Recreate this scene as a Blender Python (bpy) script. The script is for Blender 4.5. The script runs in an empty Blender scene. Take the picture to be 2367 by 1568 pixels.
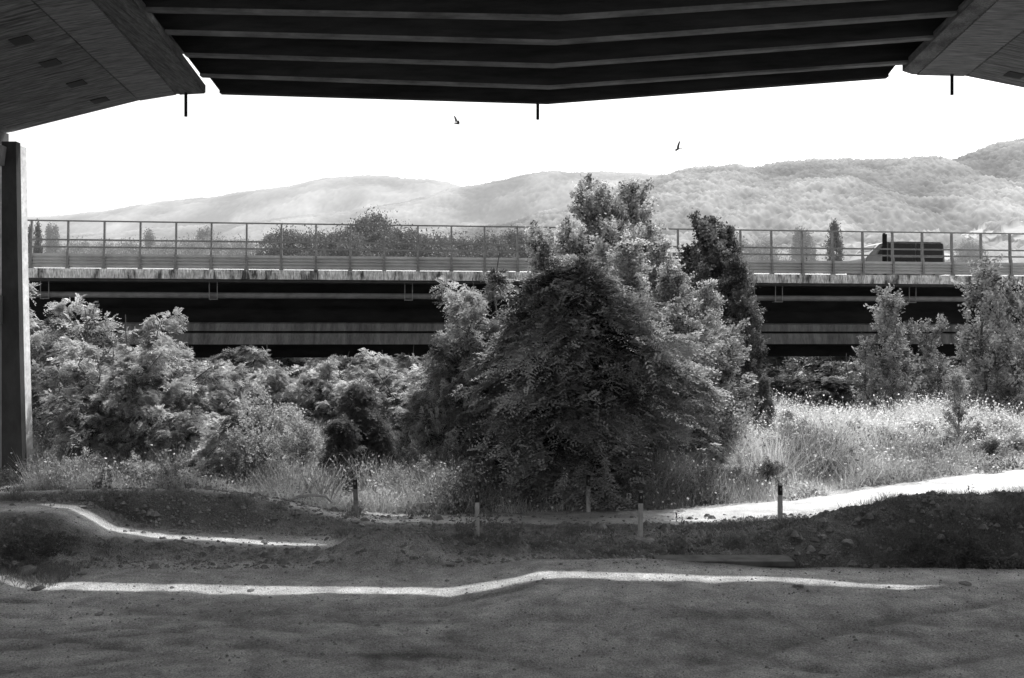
import bpy, math, numpy as np
from mathutils import Vector, Matrix
rng=np.random.default_rng(7)
scn=bpy.context.scene
col=scn.collection
F=2300.0; CZ=4.0
KX,KY=0.25,0.45     # horizontal travel of the sun ray per metre of height
def S(px,py,D): return ((px-1183.5)/F*D, D, CZ+(784-py)/F*D)
def sx(px,D): return (px-1183.5)/F*D
def sz(py,D): return CZ+(784-py)/F*D
# ------------------------------------------------------------------ materials
def new_mat(name):
    m=bpy.data.materials.new(name); m.use_nodes=True
    nt=m.node_tree; nt.nodes.clear()
    return m,nt,nt.nodes,nt.links
def grey(v): return (v,v,v,1)
def mat_noise(name,lo,hi,scale=3.0,stretch=(1,1,1),rough=0.9,bump=0.0,bscale=40,detail=8,attr=None,emit=0.0,p0=.35,p1=.65,spec=0.2,fine=0.0,fscale=60,bdist=.05):
    m,nt,N,L=new_mat(name)
    out=N.new('ShaderNodeOutputMaterial'); b=N.new('ShaderNodeBsdfPrincipled')
    b.inputs['Roughness'].default_value=rough; b.inputs['Specular IOR Level'].default_value=spec
    tc=N.new('ShaderNodeNewGeometry'); mp=N.new('ShaderNodeMapping'); mp.inputs['Scale'].default_value=stretch
    L.new(tc.outputs['Position'],mp.inputs['Vector'])
    n=N.new('ShaderNodeTexNoise'); n.inputs['Scale'].default_value=scale; n.inputs['Detail'].default_value=detail
    n.inputs['Roughness'].default_value=.65
    L.new(mp.outputs[0],n.inputs['Vector'])
    r=N.new('ShaderNodeValToRGB'); r.color_ramp.elements[0].position=p0; r.color_ramp.elements[1].position=p1
    r.color_ramp.elements[0].color=grey(lo); r.color_ramp.elements[1].color=grey(hi)
    L.new(n.outputs['Fac'],r.inputs[0]); c=r.outputs[0]
    if fine>0:
        n3=N.new('ShaderNodeTexNoise'); n3.inputs['Scale'].default_value=fscale; n3.inputs['Detail'].default_value=4
        L.new(mp.outputs[0],n3.inputs['Vector'])
        r3=N.new('ShaderNodeMapRange'); r3.inputs['From Min'].default_value=.3; r3.inputs['From Max'].default_value=.7
        r3.inputs['To Min'].default_value=1-fine; r3.inputs['To Max'].default_value=1+fine
        L.new(n3.outputs['Fac'],r3.inputs[0])
        mx=N.new('ShaderNodeVectorMath'); mx.operation='SCALE'
        L.new(c,mx.inputs[0]); L.new(r3.outputs[0],mx.inputs['Scale']); c=mx.outputs[0]
    if attr:
        a=N.new('ShaderNodeAttribute'); a.attribute_name=attr
        mx=N.new('ShaderNodeVectorMath'); mx.operation='SCALE'
        L.new(c,mx.inputs[0]); L.new(a.outputs['Fac'],mx.inputs['Scale']); c=mx.outputs[0]
    L.new(c,b.inputs['Base Color'])
    if bump>0:
        n2=N.new('ShaderNodeTexNoise'); n2.inputs['Scale'].default_value=bscale; n2.inputs['Detail'].default_value=6
        L.new(mp.outputs[0],n2.inputs['Vector'])
        bp=N.new('ShaderNodeBump'); bp.inputs['Strength'].default_value=bump; bp.inputs['Distance'].default_value=bdist
        L.new(n2.outputs['Fac'],bp.inputs['Height']); L.new(bp.outputs[0],b.inputs['Normal'])
    if emit>0:
        b.inputs['Emission Color'].default_value=(1,1,1,1); b.inputs['Emission Strength'].default_value=emit
    L.new(b.outputs[0],out.inputs[0]); return m
def mat_plain(name,v,rough=.6,metal=0.0,spec=.4):
    return mat_noise(name,v*.8,v*1.15,scale=5,rough=rough,spec=spec)
def mat_leaf(name,lo,hi,trans=.35,nscale=1.2,air=0.0,gloss=.05):
    m,nt,N,L=new_mat(name)
    out=N.new('ShaderNodeOutputMaterial')
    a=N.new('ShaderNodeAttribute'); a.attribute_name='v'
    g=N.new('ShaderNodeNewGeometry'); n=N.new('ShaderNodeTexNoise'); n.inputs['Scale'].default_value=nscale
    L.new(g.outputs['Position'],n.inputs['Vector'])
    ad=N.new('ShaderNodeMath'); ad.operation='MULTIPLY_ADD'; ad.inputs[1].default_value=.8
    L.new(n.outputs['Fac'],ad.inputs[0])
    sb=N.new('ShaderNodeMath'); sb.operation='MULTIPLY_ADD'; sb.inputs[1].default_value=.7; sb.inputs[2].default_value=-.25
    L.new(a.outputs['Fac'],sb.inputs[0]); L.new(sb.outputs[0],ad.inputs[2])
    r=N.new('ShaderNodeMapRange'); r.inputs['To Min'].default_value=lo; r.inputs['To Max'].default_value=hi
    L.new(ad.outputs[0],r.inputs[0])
    d=N.new('ShaderNodeBsdfDiffuse'); t=N.new('ShaderNodeBsdfTranslucent'); gl=N.new('ShaderNodeBsdfGlossy'); gl.inputs['Roughness'].default_value=.5
    gl.inputs['Color'].default_value=grey(.5)
    L.new(r.outputs[0],d.inputs['Color']); L.new(r.outputs[0],t.inputs['Color'])
    mx=N.new('ShaderNodeMixShader'); mx.inputs[0].default_value=trans
    L.new(d.outputs[0],mx.inputs[1]); L.new(t.outputs[0],mx.inputs[2])
    m2=N.new('ShaderNodeMixShader'); m2.inputs[0].default_value=gloss
    L.new(mx.outputs[0],m2.inputs[1]); L.new(gl.outputs[0],m2.inputs[2]); fin=m2.outputs[0]
    if air>0:
        e=N.new('ShaderNodeEmission'); e.inputs['Strength'].default_value=air; s=N.new('ShaderNodeAddShader')  # even glow added to the leaves to imitate distance haze
        L.new(fin,s.inputs[0]); L.new(e.outputs[0],s.inputs[1]); fin=s.outputs[0]
    L.new(fin,out.inputs[0]); return m
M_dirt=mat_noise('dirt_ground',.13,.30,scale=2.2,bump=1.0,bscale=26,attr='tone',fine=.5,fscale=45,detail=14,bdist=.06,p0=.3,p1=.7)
M_road=mat_noise('dusty_gravel',.34,.52,scale=1.5,bump=.5,bscale=25,fine=.25,fscale=40)
M_conc=mat_noise('board_formed_concrete',.07,.18,scale=1.6,stretch=(1,1,6),bump=.3,bscale=14,fine=.3,fscale=20)
M_gird=mat_noise('girder_concrete_painted_shade',.016,.038,scale=1.2,stretch=(.4,1,3),bump=.2)  # webs darkened by colour, so they read as shaded between the flanges
M_flange=mat_noise('girder_flange_painted_bounce',.08,.20,scale=2,stretch=(.5,1,1))  # flanges paled by colour, imitating light bounced from the ground
M_slabm=mat_noise('slab_concrete',.05,.10,scale=2)
M_pier=mat_noise('pier_concrete_painted_shade',.035,.07,scale=1.4,stretch=(1,1,.5),bump=.3,bscale=10)  # front column: shade of the unlit face put into the colour
M_pierlit=mat_noise('pier_concrete_painted_sun',.6,.85,scale=2,fine=.15,fscale=9)  # same pier, paled so its side reads as sunlit
M_boxc=mat_noise('box_paint',.22,.32,scale=2)
M_black=mat_plain('dark_opening',.006)
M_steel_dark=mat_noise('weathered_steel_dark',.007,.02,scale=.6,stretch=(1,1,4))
M_steel_mid=mat_noise('weathered_ledge_painted_bounce',.08,.19,scale=1.0,stretch=(3,1,.35),fine=.25,fscale=14)  # weathered steel, paled by colour for bounced light on the ledges
M_beamedge=mat_noise('stained_parapet_concrete',.08,.6,scale=1.5,stretch=(2.0,2.0,.45),p0=.38,p1=.52,fine=.5,fscale=10)
M_pipe=mat_noise('pipe_metal',.12,.2,scale=2,rough=.5)
M_fence=mat_noise('galvanised_steel',.17,.25,scale=3,rough=.5)
M_panel=mat_noise('guardrail_steel',.32,.44,scale=1,rough=.6)
M_asph=mat_noise('asphalt',.04,.07,scale=3)
M_bark=mat_noise('bark',.06,.16,scale=8,stretch=(1,1,.3))
M_palebark=mat_noise('pale_bark',.2,.4,scale=8)
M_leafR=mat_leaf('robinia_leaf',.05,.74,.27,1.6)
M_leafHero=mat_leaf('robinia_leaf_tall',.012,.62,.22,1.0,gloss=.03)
M_leafP=mat_leaf('poplar_leaf',.08,.78,.3,gloss=.03,nscale=2.0)
M_leafY=mat_leaf('young_poplar_leaf',.05,.55,.28,gloss=.03,nscale=2.0)
M_leafS=mat_leaf('shrub_leaf',.12,.72,.35)
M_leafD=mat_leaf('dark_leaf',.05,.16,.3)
M_leafM=mat_leaf('dark_shrub_leaf',.03,.24,.3)  # dark leaf colour of the hedges and bushes
M_leafQ=mat_leaf('dark_poplar_leaf',.04,.28,.3,2.5)
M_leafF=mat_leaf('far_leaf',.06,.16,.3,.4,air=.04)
M_leafFP=mat_leaf('far_hazy_leaf',.10,.2,.3,.4,air=.14)  # haze painted in as a constant leaf glow
M_grass=mat_leaf('grass_blade',.12,.8,.42,.9)
M_grassdark=mat_leaf('shaded_weed_leaf',.08,.2,.3)
M_flower=mat_leaf('flower_head',.8,.95,.4)
M_white=mat_noise('white_plastic',.32,.48,scale=6,rough=.5)
M_dirty=mat_noise('dirty_plastic',.12,.25,scale=6,rough=.6)
M_blackp=mat_plain('black_plastic',.012)
M_refl=mat_plain('reflector',.6,rough=.2)
M_stone=mat_noise('stone',.10,.28,scale=5,bump=.4)
M_carp=mat_noise('silver_paint',.22,.3,scale=1,rough=.35,spec=.5)
M_glass=mat_noise('car_glass',.008,.016,scale=1,rough=.25,spec=.4)
M_tyre=mat_plain('tyre_rubber',.03)
M_bird=mat_plain('bird_feather',.05)
# ------------------------------------------------------------------ mesh helpers
def link(o,parent=None):
    col.objects.link(o)
    if parent is not None: o.parent=parent
    return o
def mesh_obj(name,verts,faces,mat,parent=None,smooth=False):
    me=bpy.data.meshes.new(name); me.from_pydata([tuple(v) for v in verts],[],[tuple(f) for f in faces])
    me.materials.append(mat); me.validate(); me.update()
    if smooth: me.polygons.foreach_set('use_smooth',[True]*len(me.polygons))
    return link(bpy.data.objects.new(name,me),parent)
def quads_mesh(name,V,v,mat):
    V=np.asarray(V,dtype=np.float32).reshape(-1,3); nq=len(V)//4
    me=bpy.data.meshes.new(name)
    me.vertices.add(len(V)); me.vertices.foreach_set('co',V.ravel())
    me.loops.add(len(V)); me.loops.foreach_set('vertex_index',np.arange(len(V),dtype=np.int32))
    me.polygons.add(nq); me.polygons.foreach_set('loop_start',np.arange(0,len(V),4,dtype=np.int32))
    try: me.polygons.foreach_set('loop_total',np.full(nq,4,dtype=np.int32))
    except Exception: pass
    a=me.attributes.new('v','FLOAT','FACE'); a.data.foreach_set('value',np.asarray(v,dtype=np.float32).ravel())
    me.materials.append(mat); me.update(calc_edges=True)
    return me
def empty(name,loc,label,cat,group=None):
    e=bpy.data.objects.new(name,None); e.empty_display_size=.3; e.location=loc; link(e)
    e['label']=label; e['category']=cat
    if group: e['group']=group
    return e
def tag(o,label,cat,group=None):
    o['label']=label; o['category']=cat
    if group: o['group']=group
    return o
def geo_join(parts):
    V=[];Fc=[]
    for v,f in parts:
        k=len(V); V+=list(v); Fc+=[tuple(i+k for i in q) for q in f]
    return V,Fc
def box(x0,x1,y0,y1,z0,z1):
    v=[(x0,y0,z0),(x1,y0,z0),(x1,y1,z0),(x0,y1,z0),(x0,y0,z1),(x1,y0,z1),(x1,y1,z1),(x0,y1,z1)]
    f=[(3,2,1,0),(4,5,6,7),(0,1,5,4),(1,2,6,5),(2,3,7,6),(3,0,4,7)]
    return v,f
def loft(rings,closed=True):
    n=len(rings[0]); V=[p for r in rings for p in r]; f=[]
    for i in range(len(rings)-1):
        for j in range(n):
            k=(j+1)%n
            f.append((i*n+j,i*n+k,(i+1)*n+k,(i+1)*n+j))
    if closed:
        f.append(tuple(range(n))[::-1]); f.append(tuple((len(rings)-1)*n+j for j in range(n)))
    return V,f
def tube(pts,rad,n=6):
    pts=[Vector(p) for p in pts]; rings=[]
    for i,p in enumerate(pts):
        d=(pts[min(i+1,len(pts)-1)]-pts[max(i-1,0)]).normalized()
        a=d.cross(Vector((.13,.97,.2))).normalized(); b=d.cross(a)
        r=rad[i] if hasattr(rad,'__len__') else rad
        rings.append([tuple(p+a*math.cos(t)*r+b*math.sin(t)*r) for t in [2*math.pi*k/n for k in range(n)]])
    return loft(rings)
def fixn(o):
    import bmesh
    bm=bmesh.new(); bm.from_mesh(o.data); bmesh.ops.recalc_face_normals(bm,faces=bm.faces); bm.to_mesh(o.data); bm.free()
def bevel(o,w=.02,s=2):
    m=o.modifiers.new('bevel','BEVEL'); m.width=w; m.segments=s; m.limit_method='ANGLE'
_T=rng.random((256,256))
def vn(x,y):
    xi=np.floor(x).astype(int); yi=np.floor(y).astype(int); fx=x-xi; fy=y-yi
    fx=fx*fx*(3-2*fx); fy=fy*fy*(3-2*fy)
    a=_T[xi%256,yi%256]; b=_T[(xi+1)%256,yi%256]; c=_T[xi%256,(yi+1)%256]; d=_T[(xi+1)%256,(yi+1)%256]
    return (a*(1-fx)+b*fx)*(1-fy)+(c*(1-fx)+d*fx)*fy-.5
def fbm(x,y,o=4):
    s=0;a=1
    for i in range(o): s=s+a*vn(x*2**i+i*17.3,y*2**i+i*9.1); a*=.5
    return s
def ss(x,a,b):
    t=np.clip((x-a)/(b-a),0,1); return t*t*(3-2*t)
# ------------------------------------------------------------------ viaduct plan functions
def kink(x): return np.interp(x,[-8.2,0.9,10.2],[.5,0,-.75])
ZS=12.0
SL1=21.27; SL2=24.75
def solve_z(px,py,SL):
    s=(py-784)/F; z=0.0
    for _ in range(30):
        D=SL+float(kink(sx(px,16 if SL==SL1 else 19.3)+KX*(ZS-z)))-KY*(ZS+.15-z)
        z=4-s*D
    return sx(px,D),z
st1=[solve_z(*p,SL1) for p in [(-200,1325),(0,1338),(60,1354),(200,1366),(400,1369),(600,1372),(900,1377),(1050,1368),(1150,1350),(1250,1328),(1450,1331),(1700,1338),(1900,1348),(2100,1356),(2230,1358),(2500,1360)]]
st2=[solve_z(*p,SL2) for p in [(-150,1165),(75,1166),(170,1172),(215,1195),(260,1222),(380,1241),(550,1250),(730,1266)]]
X1=[a for a,b in st1]; Z1=[b for a,b in st1]; X2=[a for a,b in st2]+[-3.0]; Z2=[b for a,b in st2]+[0]
def yc(X): return np.interp(X,[-6,-2.6,1,4,8.5,13,20,40,80],[21.3,21.8,22.1,22.5,24.3,26.1,29.5,38,60])
def height(X,Y):
    X=np.asarray(X,float); Y=np.asarray(Y,float)
    z=np.interp(X,X1,Z1)*ss(Y,12.2,15.2)*(1-ss(Y,16.6,18.2))
    z=z+np.interp(X,X2,Z2)*ss(Y,16.4,18.8)*(1-ss(Y,20.4,22))*(1-ss(X,-3.6,-2.9))
    z=z+.52*np.exp(-(np.abs((X+2.2)/1.1)**2.6)-((Y-18.2)/.75)**2)
    z=z+.14*np.exp(-((X-.2)/1.3)**2-((Y-18.4)/.7)**2)
    hm=np.interp(X,[-14,-10,-7,-6,-5,-4.2,-3.4,-2.7],[.6,.72,.76,.64,.46,.24,.08,0])
    z=np.maximum(z,hm*np.exp(-((Y-21.5)/np.where(Y<21.5,.85,1.6))**2))
    hr=np.interp(X,[2.6,3.6,4.6,5.7,7,7.8,10.1,14],[0,.06,.18,.40,.70,.88,1.0,1.05])
    z=np.maximum(z,hr*np.exp(-(np.abs(Y-19.4)/np.where(Y<19.4,1.35,1.4))**2.4))
    z=z-.42*ss(X,2.2,4)*np.exp(-((Y-17.35)/.5)**2)
    far=.55*ss(Y,23.5,31)*(1-ss(X,-1,3)*.35)+.1*ss(Y,20.8,22.5)*ss(X,5,10)+.12*ss(Y,22,25)*ss(X,8,14)
    z=z+far
    strip2=np.exp(-((Y-19.6)/1.0)**4)*(1-ss(X,-4,-3))
    flat=ss(X,-3.2,-2)*(1-ss(X,4.5,6.5))*ss(Y,18.8,19.8)
    rub=ss(Y,17,18.4)*(1-ss(Y,21.5,23))*(1-.93*strip2)*(1-.75*flat)
    amp=.035+.17*rub
    roadm=np.exp(-((Y-yc(X))/1.5)**4)
    z=z+amp*fbm(X*.9,Y*.9,5)*(1-.8*roadm)
    z=z+(.006+.08*rub)*fbm(X*5,Y*5,3)*(1-roadm)
    return z
# ------------------------------------------------------------------ ground
def axis(segs):
    out=[]
    for a,b,s in segs: out+=list(np.arange(a,b,s))
    return np.array(out)
xs=axis([(-4000,-400,300),(-400,-60,30),(-60,-20,2),(-20,-10,.25),(-10,13,.06),(13,30,.3),(30,80,3),(80,400,30),(400,4300,300)])
ys=axis([(-300,-20,20),(-20,6,1),(6,11,.25),(11,25.5,.05),(25.5,40,.4),(40,80,3),(80,400,20),(400,6000,300)])
GX,GY=np.meshgrid(xs,ys); GZ=height(GX,GY)
def rut(cx,cy,R,w=.11):
    r=np.hypot(GX-cx,GY-cy)+.06*fbm(GX*.8,GY*.8,2); out=0
    for o in (-.75,.75): out=out+np.exp(-((r-R-o)/w)**2)
    return out
ruts=(rut(-9,3,11.5)+rut(12,-2,16.5)+.8*rut(3,-10,24.6)+.8*rut(-16,9,14)+.6*rut(-4,-20,33.8)+.8*rut(-2,5,8.4)+.7*rut(12,-1,17.0,.07)+.7*rut(-9,3,12.3,.07))
rm=np.clip(ruts,0,1.2)*(.35+1.2*np.clip(fbm(GX*.6+8,GY*.6,3)+.5,0,1))*(GY<17)
GZ=GZ-.03*rm*(GY<15.2)*(1+fbm(GX*6,GY*6,2))+.006*fbm(GX*9,GY*9,3)*(GY<17)
nx,ny=len(xs),len(ys)
V=np.stack([GX,GY,GZ],-1).reshape(-1,3).astype(np.float32)
i,j=np.meshgrid(np.arange(nx-1),np.arange(ny-1)); b=(j*nx+i).ravel()
Q=np.stack([b,b+1,b+nx+1,b+nx],-1).astype(np.int32)
def grid_mesh(name,V,Q,mat,tone=None,smooth=True):
    me=bpy.data.meshes.new(name)
    me.vertices.add(len(V)); me.vertices.foreach_set('co',V.ravel())
    me.loops.add(Q.size); me.loops.foreach_set('vertex_index',Q.ravel())
    me.polygons.add(len(Q)); me.polygons.foreach_set('loop_start',np.arange(0,Q.size,4,dtype=np.int32))
    try: me.polygons.foreach_set('loop_total',np.full(len(Q),4,dtype=np.int32))
    except Exception: pass
    if smooth: me.polygons.foreach_set('use_smooth',np.ones(len(Q),dtype=bool))
    if tone is not None:
        a=me.attributes.new('tone','FLOAT','POINT'); a.data.foreach_set('value',tone.astype(np.float32).ravel())
    me.materials.append(mat); me.update(calc_edges=True)
    o=bpy.data.objects.new(name,me); col.objects.link(o); return o
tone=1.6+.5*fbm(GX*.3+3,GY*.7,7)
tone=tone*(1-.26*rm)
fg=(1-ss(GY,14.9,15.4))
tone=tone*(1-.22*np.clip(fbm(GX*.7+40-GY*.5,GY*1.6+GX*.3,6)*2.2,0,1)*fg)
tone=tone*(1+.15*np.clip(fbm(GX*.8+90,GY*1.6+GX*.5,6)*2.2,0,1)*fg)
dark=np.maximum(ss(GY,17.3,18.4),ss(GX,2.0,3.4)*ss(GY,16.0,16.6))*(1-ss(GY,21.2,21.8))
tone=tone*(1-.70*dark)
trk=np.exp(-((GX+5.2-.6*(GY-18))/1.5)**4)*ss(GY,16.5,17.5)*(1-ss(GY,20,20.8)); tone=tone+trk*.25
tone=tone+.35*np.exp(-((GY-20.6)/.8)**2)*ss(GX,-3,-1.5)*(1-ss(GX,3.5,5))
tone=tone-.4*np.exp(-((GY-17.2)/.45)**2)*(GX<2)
sun_strip_tint=np.exp(-((GY-15.8)/.5)**2)*.45+np.exp(-((GY-19.5)/.5)**2)*(1-ss(GX,-3.6,-3))*1.5  # ground paled under the deck gaps, sun strips put into its tone
tone=tone+sun_strip_tint
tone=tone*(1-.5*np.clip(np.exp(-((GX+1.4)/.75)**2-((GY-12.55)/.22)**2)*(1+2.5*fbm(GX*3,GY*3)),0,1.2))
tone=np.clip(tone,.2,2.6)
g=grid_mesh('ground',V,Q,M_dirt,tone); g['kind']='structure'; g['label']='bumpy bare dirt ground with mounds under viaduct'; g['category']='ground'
rx=np.arange(-2.9,60,.15); nv=15
tt=np.linspace(-1,1,nv)
RX=np.repeat(rx[:,None],nv,1); hw=.8+.25*fbm(rx*.7,rx*0+3,3)+.015*np.clip(rx,0,60); hw=hw*(.2+.8*ss(rx,-2.9,2.5))
edge=np.sign(tt)[None,:]*(np.abs(tt)[None,:]>.8)*.25*fbm(RX*2.5,np.sign(tt)[None,:]*7+RX*0,4)
RY=yc(RX)+tt[None,:]*hw[:,None]+edge; RZ=height(RX,RY)+.022-.04*(np.abs(tt)[None,:]>.95)
Vr=np.stack([RX,RY,RZ],-1).reshape(-1,3).astype(np.float32)
i,j=np.meshgrid(np.arange(len(rx)-1),np.arange(nv-1)); b=(i*nv+j).ravel()
o=grid_mesh('dirt_road',Vr,np.stack([b,b+nv,b+nv+1,b+1],-1).astype(np.int32),M_road); o['kind']='structure'; o['label']='pale dusty gravel track past the trees'; o['category']='road'
# ------------------------------------------------------------------ hills
def worley(x,y,seed=0):
    xi=np.floor(x).astype(int); yi=np.floor(y).astype(int); best=np.full(x.shape,9.0)
    for a in (-1,0,1):
        for c in (-1,0,1):
            u=xi+a; w=yi+c
            px=u+_T[(u+seed)%256,w%256]; py=w+_T[w%256,(u+seed+91)%256]
            s=.5+1.1*_T[(u+33)%256,(w+7)%256]
            best=np.minimum(best,((x-px)**2+(y-py)**2)/s)
    return 1-np.clip(np.sqrt(best),0,1)
def hill(name,sil,D0,D1,Dr_px0,Dr_px1,nxn,nyn,treeH,cell,mat,base=0,label='',fields=None,bald=1.3,th=(-.75,-.5),lines=0,wc=.8):
    px=np.linspace(Dr_px0,Dr_px1,nxn); py=np.interp(px,[p[0] for p in sil],[p[1] for p in sil])
    v=np.linspace(0,1.15,nyn)
    PX,VV=np.meshgrid(px,v); D=D0+(D1-D0)*VV
    X=(PX-1183.5)/F*(D1*.5+D*.5)
    top=np.interp((X/D1*F+1183.5),px,py); top=CZ+(784-top)/F*D1
    prof=np.where(VV<=1,ss(VV,-.15,1.05)/float(ss(np.array(1.0),-.15,1.05)),1-.6*(VV-1))
    rid=1-np.abs(fbm(X/(D1*.13)+3,D/(D1*.3),4))*2.4
    n=fbm(X/(D1*.10),D/(D1*.14),4)
    Z=base+(top-base)*prof*(1+(.16*n+.16*(rid-.6))*np.clip(1-VV,0,1)**.7*(VV<1))
    W=worley(X/cell,D/cell)
    big=fbm(X/(D1*.03),D/(D1*.04),5)
    dens=ss(fbm(X/(D1*.07)+5,D/(D1*.09)+9,3),th[0],th[1])
    if fields:
        for (fx,fy,fd,fr) in fields: dens=dens*(1-np.exp(-(((X-fx)/fr)**2+((D-fd)/(fy))**2)**2))
    if lines:
        ln=np.abs(fbm(X/(D1*.05)+70,D/(D1*.08),3)); dens=np.maximum(dens,(ln<.035)*1.0)
    Z=Z+treeH*(W+1.2*big)*dens-treeH*.6
    t=(.5+wc*W+1.3*big+.8*(rid-.6))*dens+bald*(1-dens)
    V=np.stack([X,D,Z],-1).reshape(-1,3).astype(np.float32)
    i,j=np.meshgrid(np.arange(nxn-1),np.arange(nyn-1)); b=(j*nxn+i).ravel()
    o=grid_mesh(name,V,np.stack([b,b+1,b+nxn+1,b+nxn],-1).astype(np.int32),mat,np.clip(t,.12,3))
    o['kind']='structure'; o['label']=label; o['category']='hill'; return o
Mh3=mat_noise('hazy_far_hill',.06,.09,scale=.01,attr='tone',emit=.47)  # hill materials glow evenly to imitate haze, less on nearer ones
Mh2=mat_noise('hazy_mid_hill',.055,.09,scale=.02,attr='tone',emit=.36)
Mh1=mat_noise('wooded_hill',.06,.12,scale=.05,attr='tone',emit=.195)  # weaker even glow, haze painted into the nearer hills
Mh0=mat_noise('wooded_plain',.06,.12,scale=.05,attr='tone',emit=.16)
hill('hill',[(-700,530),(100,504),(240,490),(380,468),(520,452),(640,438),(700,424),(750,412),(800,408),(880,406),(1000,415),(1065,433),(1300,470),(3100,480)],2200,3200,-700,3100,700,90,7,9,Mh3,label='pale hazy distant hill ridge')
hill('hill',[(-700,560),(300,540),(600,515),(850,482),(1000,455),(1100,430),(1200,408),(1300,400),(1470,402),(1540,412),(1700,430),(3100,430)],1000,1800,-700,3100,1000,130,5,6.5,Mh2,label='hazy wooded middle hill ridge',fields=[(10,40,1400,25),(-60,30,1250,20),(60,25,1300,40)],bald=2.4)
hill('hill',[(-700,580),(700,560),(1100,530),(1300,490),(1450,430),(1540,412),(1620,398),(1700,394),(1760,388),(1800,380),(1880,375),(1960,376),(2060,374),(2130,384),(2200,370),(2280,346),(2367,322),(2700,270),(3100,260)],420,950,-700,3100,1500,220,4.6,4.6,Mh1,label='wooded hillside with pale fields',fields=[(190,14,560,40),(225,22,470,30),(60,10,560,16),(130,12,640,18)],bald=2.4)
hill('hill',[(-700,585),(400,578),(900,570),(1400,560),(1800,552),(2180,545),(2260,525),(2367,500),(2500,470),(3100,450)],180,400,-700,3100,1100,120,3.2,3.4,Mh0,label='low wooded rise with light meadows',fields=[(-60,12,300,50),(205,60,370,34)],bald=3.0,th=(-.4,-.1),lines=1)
# ------------------------------------------------------------------ viaduct overhead
via=empty('highway_viaduct',(0,20,0),'dark concrete viaduct with ribbed girders spanning overhead','bridge')
def vp(name,geo,mat,smooth=False,bev=0,parent=via):
    v,f=geo; o=mesh_obj(name,[(a,b-20,c) for a,b,c in v],f,mat,parent,smooth); fixn(o)
    if bev: bevel(o,bev)
    return o
hx=[-8.05,0.95,9.9]; hz=[10.8,10.39,10.83]
gy=[(27.6,27.0,26.0),(25.8,25.4,24.6),(23.9,23.4,22.6),(22.1,21.55,20.9),(20.6,19.9,19.5),(18.9,18.2,17.8),(17.1,16.4,16.0),(15.3,14.6,14.2),(13.5,12.8,12.4),(11.7,11,10.6)]
gxl=[-8.08,-8.06,-7.83,-7.67,-7.73]+[-7.4]*5; gxr=[9.8,10.1,9.64,9.3,9.0]+[8.8]*5
for k in range(10):
    rings=[];rf=[]
    xsn=[gxl[k],-3.6,.95,5.4,gxr[k]]
    for q,x in enumerate(xsn):
        y=float(np.interp(x,[gxl[k],.95,gxr[k]],gy[k])); z=float(np.interp(x,hx,hz))
        dx=0.85*(-1 if q==0 else (1 if q==4 else 0))
        wd=.16
        rings.append([(x,y-.07,z+.06),(x,y+wd,z+.06),(x+dx,y+.07,ZS-.02),(x+dx,y-.07,ZS-.02)])
        rf.append([(x,y-.11,z),(x,y+.11,z),(x,y+.11,z+.055),(x,y-.11,z+.055)])
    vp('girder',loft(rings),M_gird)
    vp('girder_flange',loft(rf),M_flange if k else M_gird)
def slabstrip(y0,y1,x0,x1,z0=ZS,z1=ZS+.3,mid=None):
    rings=[]
    xx=sorted(set([x0,x1]+[q for q in (-8.2,.9,10.2) if x0<q<x1]+([q for q in mid if x0<q<x1] if mid is not None else [])))
    for x in xx:
        k=float(kink(x)); a=(y0(x) if callable(y0) else y0)+k; c=(y1(x) if callable(y1) else y1)+k
        rings.append([(x,a,z0),(x,c,z0),(x,c,z1),(x,a,z1)])
    return loft(rings)
mid=list(np.linspace(-7.6,12,60))
wob=lambda x:.05*math.sin(x*2.1)+.04*math.sin(x*4.7+1)+.03*math.sin(x*9.1)
def w1(x): return float(np.interp(x,[-7.4,-5.5,3,7,9,10.6],[.05,.29,.32,.25,.17,.0]))
def w2(x): return float(np.interp(x,[-6.8,-6.3,-2.5,-1.2,-.2],[.0,.26,.28,.2,0]))
parts=[slabstrip(6.5,lambda x:SL1-w1(x)+wob(x)*(w1(x)>.01),-40,45,mid=mid),slabstrip(lambda x:SL1+w1(x),lambda x:SL2-w2(x),-40,45,mid=mid),slabstrip(lambda x:SL2+w2(x),27.45,-40,45,mid=mid)]
vp('deck_slab',geo_join(parts),M_slabm)
vp('parapet',slabstrip(27.15,27.44,-40,45,ZS+.301,ZS+1.25),M_slabm)
def wing(side,prof,Yf,Yn,skew,zt):
    def ring(Y):
        s=skew*(Yf-Y)
        return [(x+s,Y,z) for x,z in prof]+[(prof[-1][0]+s,Y,zt),(prof[0][0]+side*1.3+s,Y,zt),(prof[0][0]+side*1.3+s,Y,prof[0][1]+.22),(prof[0][0]+s,Y,prof[0][1]+.2)]
    return loft([ring(y) for y in np.linspace(Yf,Yn,8)])
lp=[(-8.31,10.68),(-9.08,10.64),(-10.08,10.48),(-13.54,9.62),(-15.5,9.3),(-24,9.3)]
vp('pier_cap',wing(-1,lp,27.0,9,.118,11.95),M_conc)
rp=[(9.84,10.755),(10.1,10.67),(11.4,10.64),(13.0,10.32),(16.5,9.5),(24,9.4)]
vp('pier_cap',wing(1,rp,25.1,9,-.118,11.95),M_conc)
def on_wing(prof,Yf,skew,x_off,Y,dz):
    xp=[p[0] for p in prof]; zp=[p[1] for p in prof]
    if xp[0]>xp[-1]: xp=xp[::-1]; zp=zp[::-1]
    z=float(np.interp(x_off,xp,zp)); return (x_off+skew*(Yf-Y),Y,z+dz)
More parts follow.
